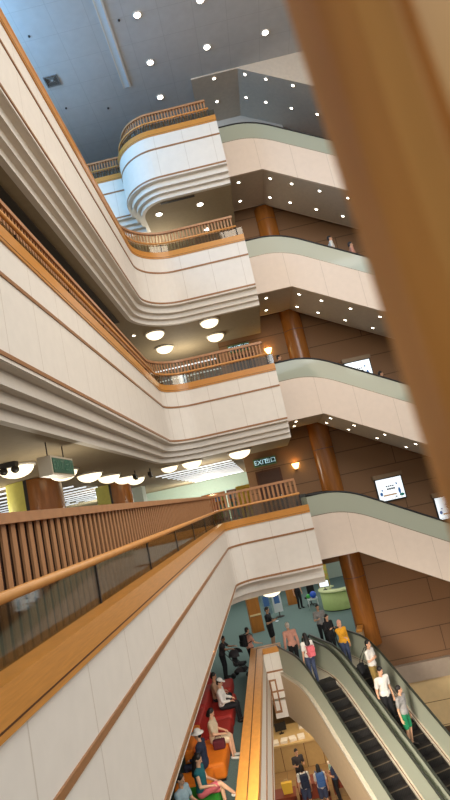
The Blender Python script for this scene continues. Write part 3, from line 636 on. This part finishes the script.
def person(label, loc, face, shirt, legs_mat, h=1.7, pose='stand', arms=('down', 'down'), hair='short', hair_mat=None, skin=0, legs='long', sleeve='short', lean=0, look=0, nod=0, seat=.44, shoe=None, cap=None, fem=False, cross=False, group=None, step=0):
    """face = compass angle (deg) of where the figure looks, 0 = +X, 90 = +Y"""
    root = thing('person', label, 'person', loc, R(face-90), group)      # local +Y is forward
    k = h/1.7; V = lambda x, y, z: Vector((x*k, y*k, z*k)); SK = SKIN[skin]
    sit = pose == 'sit'
    pel = V(0, 0, .95) if not sit else Vector((0, 0, seat+.10))
    def up_(dz, dx=0, dy=0):          # a point on the leaning trunk
        a = R(lean); return pel+Vector((dx*k, (dy*math.cos(a)+dz*math.sin(a))*k, (dz*math.cos(a)-dy*math.sin(a))*k))
    sw = .165 if fem else .19
    neck = up_(.50); chest = up_(.33); waist = up_(.13)
    head = up_(.655, 0, .02); hr_ = Matrix.Rotation(R(look), 3, 'Z') @ Matrix.Rotation(R(-lean*.5-nod), 3, 'X')
    sh = [up_(.435, s*sw) for s in (-1, 1)]; hip = [pel+V(s*.09, 0, -.03) for s in (-1, 1)]
    el, wr, hd, pd, th_ = [], [], [], [], []
    for i, s in enumerate((-1, 1)):
        a = arms[i]; S0 = sh[i]; F = Vector((0, 1, 0)); side = Vector((s, 0, 0)); D = Vector((0, 0, -1))
        if a == 'down': e = S0+V(s*.05, -.03, -.29); q = e+V(s*.02, .05, -.25); n = Vector((0, .2, -1)); p = -side; t_ = F
        elif a == 'hold': e = S0+V(s*.04, .02, -.28); q = e+V(-s*.08, .22, .06); n = Vector((-s*.3, 1, .2)); p = Vector((-s*.5, 0, .8)); t_ = Vector((-s*.6, 0, .6))
        elif a == 'cross': e = S0+V(s*.05, .04, -.27); q = e+V(-s*.22, .12, .06); n = Vector((-s, .15, .1)); p = Vector((0, -1, 0)); t_ = Vector((0, 0, 1))
        elif a == 'rail': e = S0+V(s*.10, .08, -.25); q = e+V(s*.08, .18, -.08); n = Vector((s*.2, 1, -.2)); p = D; t_ = -side
        elif a == 'reach': e = S0+V(s*.03, .20, -.18); q = e+V(-s*.02, .24, .0); n = Vector((0, 1, -.1)); p = D; t_ = -side
        elif a == 'lap': e = S0+V(s*.06, .06, -.27); q = e+V(-s*.10, .22, -.03); n = Vector((-s*.5, 1, -.2)); p = D; t_ = -side
        elif a == 'face': e = S0+V(s*.02, .12, -.24); q = e+V(-s*.08, .12, .2); n = Vector((-s*.3, .4, 1)); p = Vector((-s, .2, 0)); t_ = Vector((0, -1, .2))
        el.append(e); wr.append(q); hd.append(n); pd.append(p); th_.append(t_)
    kn, an, to = [], [], []
    for i, s in enumerate((-1, 1)):
        if not sit:
            f = step*(1 if i else -1)
            kn.append(V(s*.095, .03+f*.55, .5)); an.append(V(s*.10, -.02+f, .085)); to.append(V(s*.12, .15+f, .03))
        else:
            kz = seat+.07
            if cross and i == 1:
                kn.append(Vector((-.02*k, .44*k, kz+.13))); an.append(Vector((-.12*k, .70*k, kz-.14))); to.append(Vector((-.14*k, .86*k, kz-.20)))
            else:
                kn.append(Vector((s*.10*k, .44*k, kz))); an.append(Vector((s*.10*k, .46*k, .085))); to.append(Vector((s*.12*k, .62*k, .03)))
    b = MB()
    # trunk, neck, head with jaw, nose and ears
    cone(b, pel+V(-.05, 0, 0), pel+V(.05, 0, 0), .115*k, .115*k); cone(b, pel, waist, .125*k, .11*k); cone(b, waist, chest, .11*k, .125*k)
    cone(b, up_(.36, -.09), up_(.36, .09), .095*k, .095*k); cone(b, sh[0], sh[1], .06*k, .06*k)
    cone(b, neck-V(0, 0, .05), head-V(0, 0, .04), .055*k, .05*k)
    hs = .95
    def hp(x, y, z): return head+hr_ @ (Vector((x, y, z))*k*hs)
    b.ell(hp(0, 0, .03), (.076*k*hs, .096*k*hs, .105*k*hs), 14, hr_); b.ell(hp(0, .03, -.05), (.056*k*hs, .066*k*hs, .07*k*hs), 12, hr_)
    cone(b, hp(0, .09, .02), hp(0, .112, -.02), .010*k, .014*k, 6)
    for s in (-1, 1): b.ell(hp(s*.078, -.005, 0), (.012*k, .022*k, .032*k), 8, hr_)
    for i in (0, 1):
        cone(b, sh[i], el[i], .048*k, .040*k); cone(b, el[i], wr[i], .039*k, .026*k); hand(b, wr[i], hd[i], pd[i], th_[i], k, .55)
        cone(b, hip[i], kn[i], .083*k, .058*k); cone(b, kn[i], an[i], .056*k, .036*k); cone(b, an[i]-Vector((0, .03*k, .03*k)), to[i], .036*k, .028*k)
    fuse(b, .009, 'body', SK, root)
    # garments
    g = MB(); e_ = .016
    cone(g, pel+V(-.05, 0, .03), pel+V(.05, 0, .03), (.115+e_)*k, (.115+e_)*k); cone(g, pel+V(0, 0, .02), waist, (.127+e_)*k, (.115+e_)*k); cone(g, waist, chest, (.115+e_)*k, (.125+e_)*k)
    cone(g, up_(.36, -.09), up_(.36, .09), (.095+e_)*k, (.095+e_)*k); cone(g, sh[0], sh[1], (.058+e_)*k, (.058+e_)*k)
    for i in (0, 1):
        if sleeve == 'short': cone(g, sh[i], sh[i].lerp(el[i], .62), .064*k, .062*k)
        elif sleeve == 'long': cone(g, sh[i], el[i], .064*k, .056*k); cone(g, el[i], el[i].lerp(wr[i], .9), .055*k, .042*k)
    fuse(g, .013, 'shirt', shirt, root)
    g = MB(); cone(g, pel+V(-.05, 0, -.02), pel+V(.05, 0, -.02), .127*k, .127*k)
    for i in (0, 1):
        if legs == 'long': cone(g, hip[i], kn[i], .10*k, .073*k); cone(g, kn[i], kn[i].lerp(an[i], .93), .072*k, .056*k)
        elif legs == 'short': cone(g, hip[i], hip[i].lerp(kn[i], .8), .105*k, .088*k)
        elif legs == 'skirt':
            cone(g, hip[i], hip[i].lerp(kn[i], .85), .115*k, .10*k); cone(g, (hip[0]+hip[1])/2, ((hip[0]+hip[1])/2).lerp((kn[0]+kn[1])/2, .85), .11*k, .10*k)
    fuse(g, .013, 'skirt' if legs == 'skirt' else 'trousers', legs_mat, root)
    hm = hair_mat or HAIRB; g = MB()
    g.ell(hp(0, -.012, .05), (.086*k*hs, .100*k*hs, .100*k*hs), 12, hr_); g.ell(hp(0, -.05, .0), (.075*k*hs, .062*k*hs, .085*k*hs), 10, hr_)
    if hair == 'long': cone(g, hp(0, -.07, 0), up_(.34, 0, -.13), .07*k, .06*k); cone(g, hp(-.05, -.05, 0), up_(.42, -.06, -.1), .04*k, .04*k); cone(g, hp(.05, -.05, 0), up_(.42, .06, -.1), .04*k, .04*k)
    if hair == 'bun': g.ell(hp(0, -.12, .04), (.05*k, .05*k, .05*k), 8)
    if hair == 'bob':
        for s in (-1, 1): cone(g, hp(s*.07, -.02, .03), hp(s*.07, -.02, -.07), .03*k, .03*k, 8)
        cone(g, hp(0, -.07, 0), hp(0, -.07, -.08), .06*k, .06*k)
    fuse(g, .011, 'hair', hm, root, 1)
    for s in (-1, 1):
        obj('eye', MB().ell(hp(s*.032, .088, .012), (.011*k, .008*k, .007*k), 8), EYE, root)
        i = 0 if s < 0 else 1; sm_ = MB()
        cone(sm_, an[i]-Vector((0, .035*k, .035*k)), to[i], .042*k, .036*k); obj('shoe', sm_, shoe or SOLE, root)
    obj('mouth', MB().ell(hp(0, .092, -.058), (.022*k, .008*k, .006*k), 8, hr_), LIP, root)
    if cap:
        g = MB(); prof = [(.098*k*math.cos(a), .085*k*math.sin(a)) for a in [PI/2*i/6 for i in range(7)]]
        if cap[1] == 'brim': prof = [(.17*k, -.03*k), (.165*k, -.02*k)]+prof
        g.lathe(prof, n=18)
        if cap[1] == 'peak': g.prism([(-.07*k, .07*k), (.07*k, .07*k), (.06*k, .16*k), (.0, .18*k), (-.06*k, .16*k)], lambda p, t: (p[0], p[1], t), .0, .012)
        g.v = [tuple(hp(0, 0, .075)+hr_ @ Vector(v)) for v in g.v]
        obj('hat', g, cap[0], root)
    root['_'] = 0; del root['_']
    return root
def backpack(label, p, off, mt, size=(.15, .09, .22), zc=1.22, group=None, strapm=None):
    """worn on the back of person p (top-level: it can be taken off)"""
    f = p.rotation_euler[2]; d = Vector((-math.sin(f), math.cos(f), 0))
    c = Vector(p.location)-d*off+Vector((0, 0, zc))
    t = thing('backpack', label, 'backpack', c-Vector((0, 0, size[2])), f, group)
    g = MB(); g.ell((0, 0, size[2]), (size[0]*1.15, size[1]*1.2, size[2]*1.1), 12); 
    obj('bag', MB().add(*rbox(size[0], size[1], size[2], (0, 0, size[2]))), mt, t)
    obj('front_pocket', MB().add(*rbox(size[0]*.75, .03, size[2]*.45, (0, -size[1]-.015, size[2]*.6))), mt, t)
    for s in (-1, 1): obj('strap', MB().tube([(s*size[0]*.7, size[1]*.7, size[2]*1.8), (s*size[0]*.85, off+.02, size[2]*1.95), (s*size[0]*.85, off+.12, size[2]*1.5), (s*size[0]*.8, off+.10, size[2]*.7), (s*size[0]*.8, size[1]*.6, size[2]*.35)], .016, 6), strapm or mt, t)
    return t
def rbox(hx, hy, hz, c, b=.3):
    """softly chamfered block"""
    bm = bmesh.new(); bmesh.ops.create_cube(bm, size=2)
    for v in bm.verts: v.co = Vector((v.co.x*hx, v.co.y*hy, v.co.z*hz))
    bmesh.ops.bevel(bm, geom=bm.edges[:], offset=min(hx, hy, hz)*b*1.4, segments=3, affect='EDGES', profile=.5)
    bm.verts.index_update(); vs_ = [v.co+Vector(c) for v in bm.verts]; fs = [[v.index for v in f.verts] for f in bm.faces]; bm.free(); return vs_, fs
def cl(n, c, **k): return mat('cloth_'+n, c, .85, noise=.08, scale=20, **k)
WSH = cl('white', (226, 222, 214)); BLK = cl('black', (26, 26, 30)); NAVY = cl('navy', (36, 44, 66)); GREY = cl('grey', (150, 148, 146)); PINK = cl('pink', (206, 148, 128)); KHAKI = cl('khaki', (150, 124, 66)); YELL = cl('yellow', (224, 160, 36)); GRN = cl('green', (20, 128, 84)); DENIM = cl('denim', (62, 72, 100)); TEAL = cl('teal', (24, 96, 104)); BEI = cl('beige', (206, 188, 158)); LBLU = cl('light_blue', (160, 186, 196)); TANS = cl('tan', (176, 140, 112)); ROSE = cl('rose', (214, 104, 112)); MAR = cl('maroon', (88, 24, 34)); BLUE = cl('blue', (70, 110, 170)); CHAR = cl('charcoal', (58, 54, 56))
Z = FL0
# --- around the top landing
person('person in black t-shirt and black shorts looking at a phone on the carpet', (-1.16, 25.5, Z), -20, BLK, BLK, 1.76, arms=('hold', 'hold'), legs='short', nod=18, shoe=SHW)
ph = thing('phone', 'phone held by the person in black shorts', 'phone', (-.80, 25.32, Z+1.16), R(-110))
obj('body', MB().add(*rbox(.036, .075, .005, (0, 0, 0))), BLACK, ph); obj('screen', MB().box(-.03, .03, -.065, .065, .0055, .007), SCR, ph)
p = person('person in pink top with a black backpack beyond the parapet end', (-1.98, 23.1, Z), 40, PINK, BLK, 1.62, arms=('down', 'rail'), fem=True)
backpack('black backpack worn by the person in pink top', p, .24, BLK)
person('grey-haired person in salmon pink shirt and black trousers leaving the left escalator', (-.33, 22.0, Z), 105, PINK, BLK, 1.72, hair_mat=HAIRW, skin=1, arms=('down', 'down'), sleeve='long', lean=10)
p = person('long-haired person with a rose pink backpack at the top of the left escalator', tuple(ep(-.1, EW/2-.25, Z)), 110, WSH, DENIM, 1.64, hair='long', fem=True, arms=('down', 'rail'))
backpack('rose pink backpack on the long-haired person at the escalator top', p, .25, ROSE, size=(.13, .08, .17), zc=1.12)
person('person in light grey t-shirt standing behind the right escalator landing', (.97, 24.4, Z), -80, GREY, BLK, 1.66, arms=('hold', 'hold'), nod=12)
person('long-haired person in black top beside the person in yellow', (1.16, 22.85, Z), -60, BLK, BLK, 1.55, hair='long', fem=True, arms=('hold', 'hold'), sleeve='long', nod=15)
person('person in bright yellow jacket with a headscarf at the right escalator top', tuple(ep(-.5, EW*1.5+EG-.15, Z)), -62, YELL, DENIM, 1.62, hair='bob', hair_mat=PINK, fem=True, arms=('down', 'reach'), sleeve='long')
p = person('person in white t-shirt and khaki trousers with a shoulder strap, topmost rider', tuple(ep(1.0, EW*1.5+EG, Z-.55)), -35, WSH, KHAKI, 1.68, arms=('cross', 'cross'))
b = thing('crossbody_bag', 'dark crossbody bag on the topmost rider in khaki trousers', 'bag', tuple(ep(.82, EW*1.5+EG-.33, Z+.18)), R(-35))
obj('pouch', MB().add(*rbox(.08, .13, .15, (0, 0, .15))), BLK, b)
obj('strap', MB().tube([(.02, -.1, .28), (.16, -.18, .55), (.33, -.08, .82), (.34, .08, .8), (.12, .16, .5), (.02, .1, .28)], .014, 6), BLK, b)
person('stout person in plain white t-shirt and black trousers, middle rider', tuple(ep(2.0, EW*1.5+EG-.30, Z-1.2)), -60, WSH, BLK, 1.8, arms=('down', 'down'), nod=22, look=8)
p = person('slim person in grey t-shirt and green shorts, lowest rider', tuple(ep(2.6, EW*1.5+EG-.14, Z-1.55)), -38, GREY, GRN, 1.68, arms=('down', 'down'), legs='short', look=35, shoe=SOLE)
# --- deeper on the teal carpet
person('person in black standing far back beside the brown stand', (.42, 32.6, Z), -60, BLK, BLK, 1.66)
# --- seating strip
RED = mat('seat_red', (168, 42, 34), .6, noise=.08); ORA = mat('seat_orange', (226, 122, 24), .6, noise=.06); GRS = mat('seat_green', (40, 132, 40), .6, noise=.06)
def seat(label, x, y, mt, ly, back=True, lx=.95, h=.43):
    t = thing('lounge_seat', label, 'seat', (x, y, Z), 0, 'coloured lounge seats')
    obj('cushion', MB().add(*rbox(lx/2, ly/2, h/2-.02, (0, 0, h/2+.02), .35)), mt, t)
    if back: obj('backrest', MB().add(*rbox(.12, ly/2, .22, (-lx/2+.1, 0, h+.2), .4)), mt, t)
    obj('plinth', MB().box(-lx/2+.06, lx/2-.06, -ly/2+.06, ly/2-.06, 0, .04), BLACK, t)
seat('red lounge seat farthest up the row, under the white-capped person', -2.95, 18.9, RED, 1.9)
seat('dark red lounge seat between the white-capped person and the orange seat', -2.95, 17.2, RED, 1.2)
seat('orange lounge seat under the person in cream top and pale skirt', -2.95, 15.75, ORA, 1.6)
seat('green lounge seat at the lower end, under the person in teal top', -2.95, 13.1, GRS, 2.0, False)
seat('orange rounded low seat behind the person in teal top', -3.2, 14.52, ORA, .78, False, .9, .42)
seat('red armless seat at the far end of the row', -3.15, 20.95, RED, 1.1)
person('person in white shirt and white cap sitting on the red seat', (-2.78, 18.55, Z), -5, WSH, BLK, 1.68, 'sit', arms=('lap', 'lap'), cap=(WSH, 'peak'), nod=20, sleeve='long')
person('person in tan shirt sitting behind the white-capped person', (-3.05, 19.35, Z), 0, TANS, BLK, 1.66, 'sit', arms=('lap', 'lap'), nod=15, skin=1)
person('person in cream top and pale skirt sitting with bare legs forward', (-2.82, 16.2, Z), -8, BEI, BEI, 1.64, 'sit', arms=('lap', 'lap'), legs='skirt', hair='bob', fem=True, nod=25, shoe=SHW)
b = thing('handbag', 'maroon handbag on the orange seat beside the person in cream top', 'bag', (-2.66, 15.78, Z+.43))
obj('pouch', MB().add(*rbox(.16, .10, .11, (0, 0, .11))), MAR, b); obj('handle', MB().tube([(-.1, 0, .2), (-.07, 0, .3), (.07, 0, .3), (.1, 0, .2)], .01, 6), MAR, b)
person('person in a broad white hat and navy clothes sitting behind the orange seat', (-2.98, 14.9, Z), 170, NAVY, NAVY, 1.66, 'sit', arms=('lap', 'lap'), cap=(WSH, 'brim'), lean=0, sleeve='long')
person('person in teal top sitting cross-legged on the green seat', (-2.85, 13.55, Z), -10, TEAL, ROSE, 1.64, 'sit', arms=('lap', 'lap'), legs='short', hair='long', fem=True, nod=22, cross=True, shoe=SHW, sleeve='none')
person('person in light blue shirt at the lower end of the seating row', (-3.12, 12.75, Z), -20, LBLU, CHAR, 1.66, 'sit', arms=('lap', 'lap'), nod=15)
p = person('person in dark clothes standing behind the stroller, next to the balcony edge', (-3.1, 23.0, Z), -15, CHAR, BLK, 1.55, arms=('reach', 'reach'), lean=14, nod=10, skin=1)
t = thing('stroller', 'dark folding stroller pushed by the person in dark clothes', 'stroller', (-2.45, 22.85, Z), R(-15))
obj('seat', MB().add(*rbox(.2, .17, .05, (0, 0, .45))).add(*rbox(.05, .17, .24, (-.19, 0, .68))), BLK, t)
obj('canopy', MB().lathe([(.30*math.cos(a), .26*math.sin(a)) for a in [PI/2*i/6 for i in range(7)]], c=(-.1, 0, .78), n=14, a0=PI*.25, a1=PI*1.75), CHAR, t)
obj('frame', MB().tube([(-.52, -.16, .98), (-.2, -.18, .6), (.32, -.18, .12)], .014, 6).tube([(-.52, .16, .98), (-.2, .18, .6), (.32, .18, .12)], .014, 6).tube([(-.52, -.16, .98), (-.52, .16, .98)], .016, 6).tube([(.1, -.18, .42), (-.3, -.18, .12)], .012, 6).tube([(.1, .18, .42), (-.3, .18, .12)], .012, 6), DARK, t)
for x in (-.3, .32):
    for y in (-.2, .2):
        w_ = MB()
        w_.tube([(x, y-.02, .1), (x, y+.02, .1)], .1, 14); obj('wheel', w_, BLACK, t)
obj('basket', MB().add(*rbox(.2, .15, .07, (0, 0, .24))), CHAR, t)

# --- ground floor furniture
t = thing('bookcase', 'tall orange-brown wooden stand at the left on the teal carpet', 'cabinet', (-1.95, 29.4, Z), R(12))
OAK = mat('oak', (176, 112, 40), .45, noise=.12, stretch=(1, 1, .2))
obj('carcass', MB().box(-.3, .3, -.2, .2, 0, 1.62), OAK, t); obj('top', MB().box(-.34, .34, -.24, .24, 1.62, 1.7), mat('pale_top', (226, 204, 150), .5), t)
obj('shelf', MB().box(-.28, .28, -.24, -.2, .78, .86), mat('pale_top', (226, 204, 150), .5), t)
for z in (.1, .95): obj('door', MB().box(-.27, .27, -.215, -.2, z, z+.62), OAK, t)
STW = mat('stand_white', (206, 216, 222), .5, noise=.04)
for x, y, tx, mt in ((-1.35, 31.4, 'greyish, next to the orange-brown stand', mat('poster_grey', (120, 150, 160), .5, noise=.3, scale=9)), (-.78, 31.6, 'white, right of the greyish one', STW)):
    t = thing('poster_stand', 'upright poster stand on the teal carpet, ' + tx, 'stand', (x, y, Z), R(8))
    obj('board', MB().box(-.24, .24, -.02, .02, .25, 1.75), mt, t); obj('base', MB().lathe([(0, 0), (.24, 0), (.24, .02), (.03, .04), (.03, .26), (0, .26)], n=16), DARK, t)
    obj('blue_picture', MB().box(-.15, .15, -.026, -.02, .7, 1.2), BLUE, t)
t = thing('cabinet', 'plain brown wooden stand far back on the teal carpet', 'cabinet', (.05, 34.2, Z))
obj('carcass', MB().box(-.28, .28, -.2, .2, 0, 1.3), OAK, t); obj('top', MB().box(-.32, .32, -.24, .24, 1.3, 1.36), COLW, t); obj('door', MB().box(-.25, .25, -.215, -.2, .1, 1.2), OAK, t)
DGR = mat('desk_green', (176, 204, 130), .5, noise=.05); DGT = mat('desk_top', (206, 222, 168), .4)
t = thing('service_desk', 'curved pale green service desk beside the wood column', 'desk', (2.6, 31.0, Z))
obj('front', MB().lathe([(1.05, .05), (1.05, .95), (.95, .95), (.95, .05)], n=28, a0=R(120), a1=R(300)), DGR, t)
obj('top', MB().lathe([(1.12, .95), (1.12, 1.02), (.55, 1.02), (.55, .95)], n=28, a0=R(115), a1=R(305)), DGT, t)
obj('kick', MB().lathe([(.95, 0), (1.0, 0), (1.0, .05), (.95, .05)], n=28, a0=R(120), a1=R(300)), BLACK, t)
t = thing('computer_monitor', 'white-screened monitor on the curved green desk', 'monitor', (1.85, 30.75, Z+1.02), R(-20))
obj('stand', MB().box(-.1, .1, -.07, .07, 0, .02).box(-.02, .02, -.02, .02, .02, .16), DARK, t); obj('case', MB().box(-.27, .27, -.025, .025, .14, .5), DARK, t); obj('screen', MB().box(-.24, .24, -.031, -.025, .17, .47), SCR, t)
tag(obj('display_board', MB().box(1.7, 2.35, 33.4, 33.46, Z, Z+2.2), mat('board_yellow_green', (170, 200, 110), .5, noise=.3, scale=5, col2=(224, 160, 50))), 'yellow-green display board behind the curved green desk', 'board')
t = thing('office_chair', 'dark office chair left of the curved green desk', 'chair', (1.05, 32.7, Z), R(150))
obj('seat', MB().add(*rbox(.24, .24, .045, (0, 0, .47))), BLACK, t); obj('backrest', MB().add(*rbox(.22, .04, .28, (0, -.24, .82))), BLACK, t); obj('stem', MB().tube([(0, 0, .08), (0, 0, .43)], .03, 8), DARK, t)
for i in range(5): obj('foot', MB().tube([(0, 0, .09), (.28*math.cos(i*2*PI/5), .28*math.sin(i*2*PI/5), .04)], .022, 6), DARK, t)
t = thing('balloon_display', 'small trolley with blue and green balls left of the curved desk', 'trolley', (1.12, 31.75, Z))
obj('tray', MB().box(-.28, .28, -.2, .2, .5, .56), STW, t)
for x in (-.24, .24):
    for y in (-.16, .16): obj('leg', MB().tube([(x, y, 0), (x, y, .5)], .02, 6), STW, t)
tag(obj('ball', MB().ell((1.2, 31.7, Z+.74), (.18, .18, .18), 14), mat('ball_blue', (40, 90, 210), .3)), 'large blue ball on the small trolley', 'ball')
tag(obj('ball', MB().ell((.93, 31.8, Z+.68), (.12, .12, .12), 12), mat('ball_green', (60, 170, 70), .3)), 'smaller green ball on the small trolley', 'ball')

# --- lower hall desk seen down the gap
H = FLB
DESK = mat('counter_tan', (190, 158, 104), .5, noise=.06); DTOP = mat('counter_top', (206, 176, 120), .4, noise=.05)
t = thing('service_counter', 'large tan service counter with papers in the lower hall', 'counter', (-1.0, 26.6, H))
obj('top', MB().box(-1.9, 1.6, -.5, 1.6, .95, 1.02), DTOP, t)
obj('front', MB().box(-1.85, 1.55, -.45, -.4, 0, .95), DESK, t)
for x in (-.85, .15, .9): obj('seam', MB().box(x-.012, x+.012, -.462, -.45, 0, .95), GROOVE, t)
obj('side', MB().box(-1.85, -1.8, -.4, 1.55, 0, .95).box(1.5, 1.55, -.4, 1.55, 0, .95), DESK, t)
t = thing('computer_monitor', 'dark monitor on the tan counter in the lower hall', 'monitor', (-1.75, 27.3, H+1.02), R(10))
obj('stand', MB().box(-.1, .1, -.07, .07, 0, .02).box(-.02, .02, -.02, .02, .02, .14), DARK, t); obj('case', MB().box(-.26, .26, -.025, .025, .12, .46), DARK, t); obj('screen', MB().box(-.24, .24, -.03, -.025, .14, .44), BLACK, t)
PAP = mat('paper', (236, 228, 212), .7)
for i, (x, y, a, lab) in enumerate(((-2.05, 26.35, 8, 'at the left end'), (-1.65, 26.42, -6, 'second from the left'), (-1.28, 26.45, 12, 'third from the left'), (-.9, 26.5, 4, 'fourth from the left'), (-.5, 27.0, 20, 'before the upper stack'), (-.05, 26.7, -10, 'at the right'))):
    tag(obj('paper_stack', MB().add(*rbox(.15, .2, .05, (0, 0, .05), .1)), PAP, loc=(x, y, H+1.02), rotz=R(a)), 'pile of white papers on the tan counter, ' + lab, 'papers', 'paper piles on the counter')
for i in range(4):
    tag(obj('book', MB().box(-.2, .2, -.14, .14, 0, .06), PAP, loc=(-.75+.02*i, 27.5, H+1.02+.061*i), rotz=R(7*i)), 'pale book in the pile at the back of the counter, %s from the bottom' % ORD[i], 'book', 'books on the counter')
person('person in dark clothes working behind the tan counter', (-.3, 28.6, H), -100, NAVY, BLK, 1.62, arms=('hold', 'hold'), nod=20)
CHE = mat('cherry', (128, 52, 30), .45, noise=.12)
for x, y, lx, tx in ((-2.0, 22.9, .6, 'left of the two backpack wearers'), (-.75, 23.5, .6, 'in front of the two backpack wearers'), (.55, 23.9, .6, 'right of the two backpack wearers')):
    t = thing('reading_table', 'reddish wood table in the lower hall, ' + tx, 'table', (x, y, H))
    obj('top', MB().box(-lx, lx, -.35, .35, .68, .73), CHE, t); obj('front', MB().box(-lx+.04, lx-.04, -.33, -.3, .2, .68), CHE, t)
    for sx in (-lx+.06, lx-.06):
        for sy in (-.3, .3): obj('leg', MB().box(sx-.03, sx+.03, sy-.03, sy+.03, 0, .68), CHE, t)
t = thing('shopping_bag', 'yellow paper bag standing on the left reddish table', 'bag', (-1.68, 22.85, H+.73))
obj('pouch', MB().prism([(-.17, 0), (.17, 0), (.2, .36), (-.2, .36)], lambda p, q: (p[0], q, p[1]), -.08, .08), mat('bag_yellow', (236, 190, 60), .6), t)
obj('handle', MB().tube([(-.08, 0, .36), (-.06, 0, .46), (.06, 0, .46), (.08, 0, .36)], .008, 6), BEI, t)
t = thing('box', 'pale green box on the right reddish table', 'box', (.12, 24.0, H+.73)); obj('body', MB().box(-.15, .15, -.1, .1, 0, .2), mat('mint', (176, 214, 186), .5), t); obj('lid', MB().box(-.16, .16, -.11, .11, .2, .24), PAP, t)
p = person('person in white top and jeans shorts with a black backpack, seen from behind', (-1.02, 22.62, H), 100, WSH, DENIM, 1.66, arms=('down', 'down'), legs='short', hair='bob', fem=True)
backpack('black backpack with straps on the left of the two in the lower hall', p, .24, NAVY)
p = person('person in white top with a blue backpack in the lower hall, seen from behind', (-.42, 22.5, H), 95, WSH, DENIM, 1.6, arms=('hold', 'down'), legs='short', hair='long', fem=True)
backpack('bright blue backpack on the right of the two in the lower hall', p, .24, BLUE)
person('person in black t-shirt facing the two backpack wearers', (-1.15, 24.1, H), -70, CHAR, BLK, 1.6, arms=('hold', 'hold'), nod=10)
person('person in blue-grey top beyond the right backpack wearer', (.12, 23.0, H), 170, DENIM, BLK, 1.5, arms=('hold', 'hold'), nod=15)

# --- riders on the upper escalators (only heads and shoulders show over the glass)
def rider(label, px, py, pz_, h, shirt, **k): person(label, (px, py, pz_), 0, shirt, BLK, h, **k)
rider('dark-haired person in white top riding the second highest escalator, upper one', 4.62, 21.1, 7.50, 1.7, WSH)
rider('person in dull pink riding the second highest escalator, lower one', 5.34, 21.1, 7.08, 1.68, PINK, hair_mat=CHAR)
rider('dark-haired person at the top of the third highest escalator', 1.67, 22.5, 3.63, 1.64, CHAR)
rider('dark-haired person riding the third highest escalator below the wall screen', 5.5, 22.5, 2.0, 1.68, NAVY)
